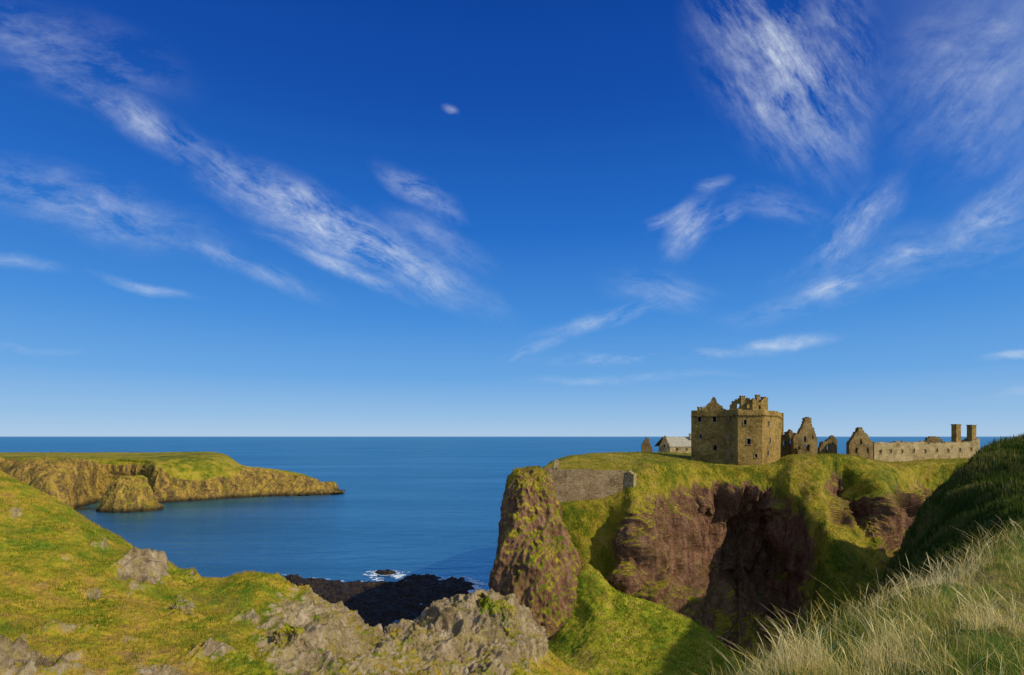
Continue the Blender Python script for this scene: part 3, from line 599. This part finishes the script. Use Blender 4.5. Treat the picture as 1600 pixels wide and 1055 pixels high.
# ------------------------------------------------------------ light and sky
SUN_AZ=R(116); SUN_EL=R(33)
d=(math.sin(SUN_AZ)*math.cos(SUN_EL),math.cos(SUN_AZ)*math.cos(SUN_EL),math.sin(SUN_EL))
sl=bpy.data.lights.new('sun','SUN'); sl.energy=5.0; sl.angle=R(.5); sl.color=(1,.88,.66)
so=bpy.data.objects.new('sun',sl); COL.objects.link(so); so.rotation_euler=Vector(d).to_track_quat('Z','Y').to_euler()
w=bpy.data.worlds.new('World'); scene.world=w; w.use_nodes=True; t=NT(w.node_tree)
try:
    w.cycles.sampling_method='MANUAL'; w.cycles.sample_map_resolution=256
except Exception: pass
for n in list(t.n): t.n.remove(n)
sky=t.new('ShaderNodeTexSky',sky_type='NISHITA'); sky.sun_disc=False; sky.sun_elevation=SUN_EL; sky.sun_rotation=SUN_AZ
sky.altitude=0; sky.air_density=1.0; sky.dust_density=.2; sky.ozone_density=2.0
gen=t.new('ShaderNodeTexCoord').outputs['Generated']
sp=t.new('ShaderNodeSeparateXYZ'); t.put(sp.inputs[0],gen)
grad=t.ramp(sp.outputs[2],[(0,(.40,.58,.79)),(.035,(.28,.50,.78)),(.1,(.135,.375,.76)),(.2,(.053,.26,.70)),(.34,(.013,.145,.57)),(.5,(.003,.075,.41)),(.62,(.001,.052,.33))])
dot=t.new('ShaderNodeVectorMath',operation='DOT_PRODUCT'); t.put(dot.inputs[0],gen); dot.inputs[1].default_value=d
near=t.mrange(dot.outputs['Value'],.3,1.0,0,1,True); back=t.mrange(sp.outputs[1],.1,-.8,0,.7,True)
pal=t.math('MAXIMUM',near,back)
grad=t.mix(pal,grad,(.62,.8,1.05))  # sky made paler sunward and behind the camera, added as fill light
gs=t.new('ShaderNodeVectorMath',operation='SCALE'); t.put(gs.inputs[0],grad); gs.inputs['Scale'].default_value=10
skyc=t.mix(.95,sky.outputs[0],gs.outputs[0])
yy=t.math('MAXIMUM',sp.outputs[1],.08)
u=t.math('DIVIDE',sp.outputs[0],yy); v=t.math('DIVIDE',sp.outputs[2],yy)
cb=t.new('ShaderNodeCombineXYZ'); t.put(cb.inputs[0],u); t.put(cb.inputs[1],v); uv=cb.outputs[0]
wn=t.new('ShaderNodeTexNoise'); t.put(wn.inputs['Vector'],uv); wn.inputs['Scale'].default_value=5; wn.inputs['Detail'].default_value=5
wv=t.new('ShaderNodeVectorMath',operation='SUBTRACT'); t.put(wv.inputs[0],wn.outputs['Color']); wv.inputs[1].default_value=(.5,.5,.5)
ws=t.new('ShaderNodeVectorMath',operation='SCALE'); t.put(ws.inputs[0],wv.outputs[0]); ws.inputs['Scale'].default_value=.05
wa=t.new('ShaderNodeVectorMath',operation='ADD'); t.put(wa.inputs[0],uv); t.put(wa.inputs[1],ws.outputs[0]); uvw=wa.outputs[0]
streaks=[
 (100,125,420,300,24,.55),(300,240,735,470,38,.9),(420,370,640,472,12,.6),(-60,270,330,370,44,.38),(250,360,500,465,16,.36),(-80,20,260,130,55,.26),
 (600,260,715,340,18,.6),(-50,400,90,420,10,.3),(150,425,300,465,8,.5),(600,330,760,415,26,.28),(692,157,714,170,6,.45),
 (790,560,880,530,8,.7),(840,530,1060,470,12,.5),(860,563,1200,550,8,.6),(1160,542,1300,528,9,.7),(820,592,1150,585,7,.35),(950,440,1120,470,28,.25),
 (1130,-40,1310,260,84,.75),(1270,-60,1340,200,60,.4),(1040,400,1110,310,26,.75),(1090,350,1160,318,13,.65),(1000,355,1080,320,10,.6),
 (1240,440,1410,290,30,.48),(1250,468,1350,432,16,.7),(1480,385,1620,250,28,.46),(1500,360,1600,320,11,.55),(1440,250,1640,20,110,.28),(1380,410,1450,395,15,.5),(1150,300,1280,340,22,.32),
 (1250,450,1640,360,44,.24),(1130,500,1320,470,16,.32),(1540,565,1640,555,7,.5),(1400,90,1640,60,60,.18),(1090,290,1140,275,10,.4),(-40,540,120,550,7,.26),(1560,620,1660,605,7,.35)]
groups={}
for s_ in streaks:
    x0,y0,x1,y1,hw,st=s_; ang=math.atan2(-(y1-y0),(x1-x0)); key=min((-1.0,-.52,-.25,0.08,.35,.8),key=lambda k:abs(k-ang)); groups.setdefault(key,[]).append(s_)
acc=None
for gi,(ka,lst) in enumerate(groups.items()):
    ga=None
    for (x0,y0,x1,y1,hw,st) in lst:
        cx=((x0+x1)/2-800)/F; cy=(HY-(y0+y1)/2)/F; dx=(x1-x0)/F; dy=-(y1-y0)/F
        L=math.hypot(dx,dy)/2; ang=math.atan2(dy,dx)
        s=t.new('ShaderNodeVectorMath',operation='SUBTRACT'); t.put(s.inputs[0],uvw); s.inputs[1].default_value=(cx,cy,0)
        mp=t.mapping(s.outputs[0],rot=(0,0,-ang)); el=t.mapping(mp,sc=(1/(L*1.1),1/(hw/F*1.2),0))
        ln=t.new('ShaderNodeVectorMath',operation='LENGTH'); t.put(ln.inputs[0],el)
        fall=t.mrange(ln.outputs['Value'],0.0,1.35,st,0,True)
        ga=fall if ga is None else t.math('MAXIMUM',ga,fall)
    rot=t.mapping(uvw,rot=(0,0,-ka))
    ns=t.noise(t.mapping(rot,loc=(gi*3.7,gi*1.3,0),sc=(5,15,1)),1.0,9,.72,.12)
    m1=t.mrange(ns,.40,.76,0,1.5)
    f=t.math('MULTIPLY',ga,m1)
    acc=f if acc is None else t.math('ADD',acc,f)
fine=t.noise(t.mapping(uvw,rot=(0,0,.9),sc=(9,12,1)),1.0,7,.72,.2)
acc=t.math('MULTIPLY',acc,t.mrange(fine,.33,.66,.4,1.25))
acc=t.math('MULTIPLY',acc,t.mrange(sp.outputs[1],.1,.3)); acc=t.math('MINIMUM',acc,.75)
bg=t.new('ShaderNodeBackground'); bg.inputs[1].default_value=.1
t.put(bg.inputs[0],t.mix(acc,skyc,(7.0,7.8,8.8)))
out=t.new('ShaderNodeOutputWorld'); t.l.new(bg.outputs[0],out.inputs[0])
# ------------------------------------------------------------ camera
cam=bpy.data.cameras.new('camera'); cam.sensor_width=36; cam.lens=F/1600*36; cam.shift_y=(HY-527.5)/1600; cam.clip_end=200000; cam.clip_start=.1
co=bpy.data.objects.new('camera',cam); COL.objects.link(co); co.location=(0,0,CZ); co.rotation_euler=(R(90),0,0); scene.camera=co
scene.view_settings.view_transform='Standard'; scene.view_settings.look='None'; scene.view_settings.exposure=0
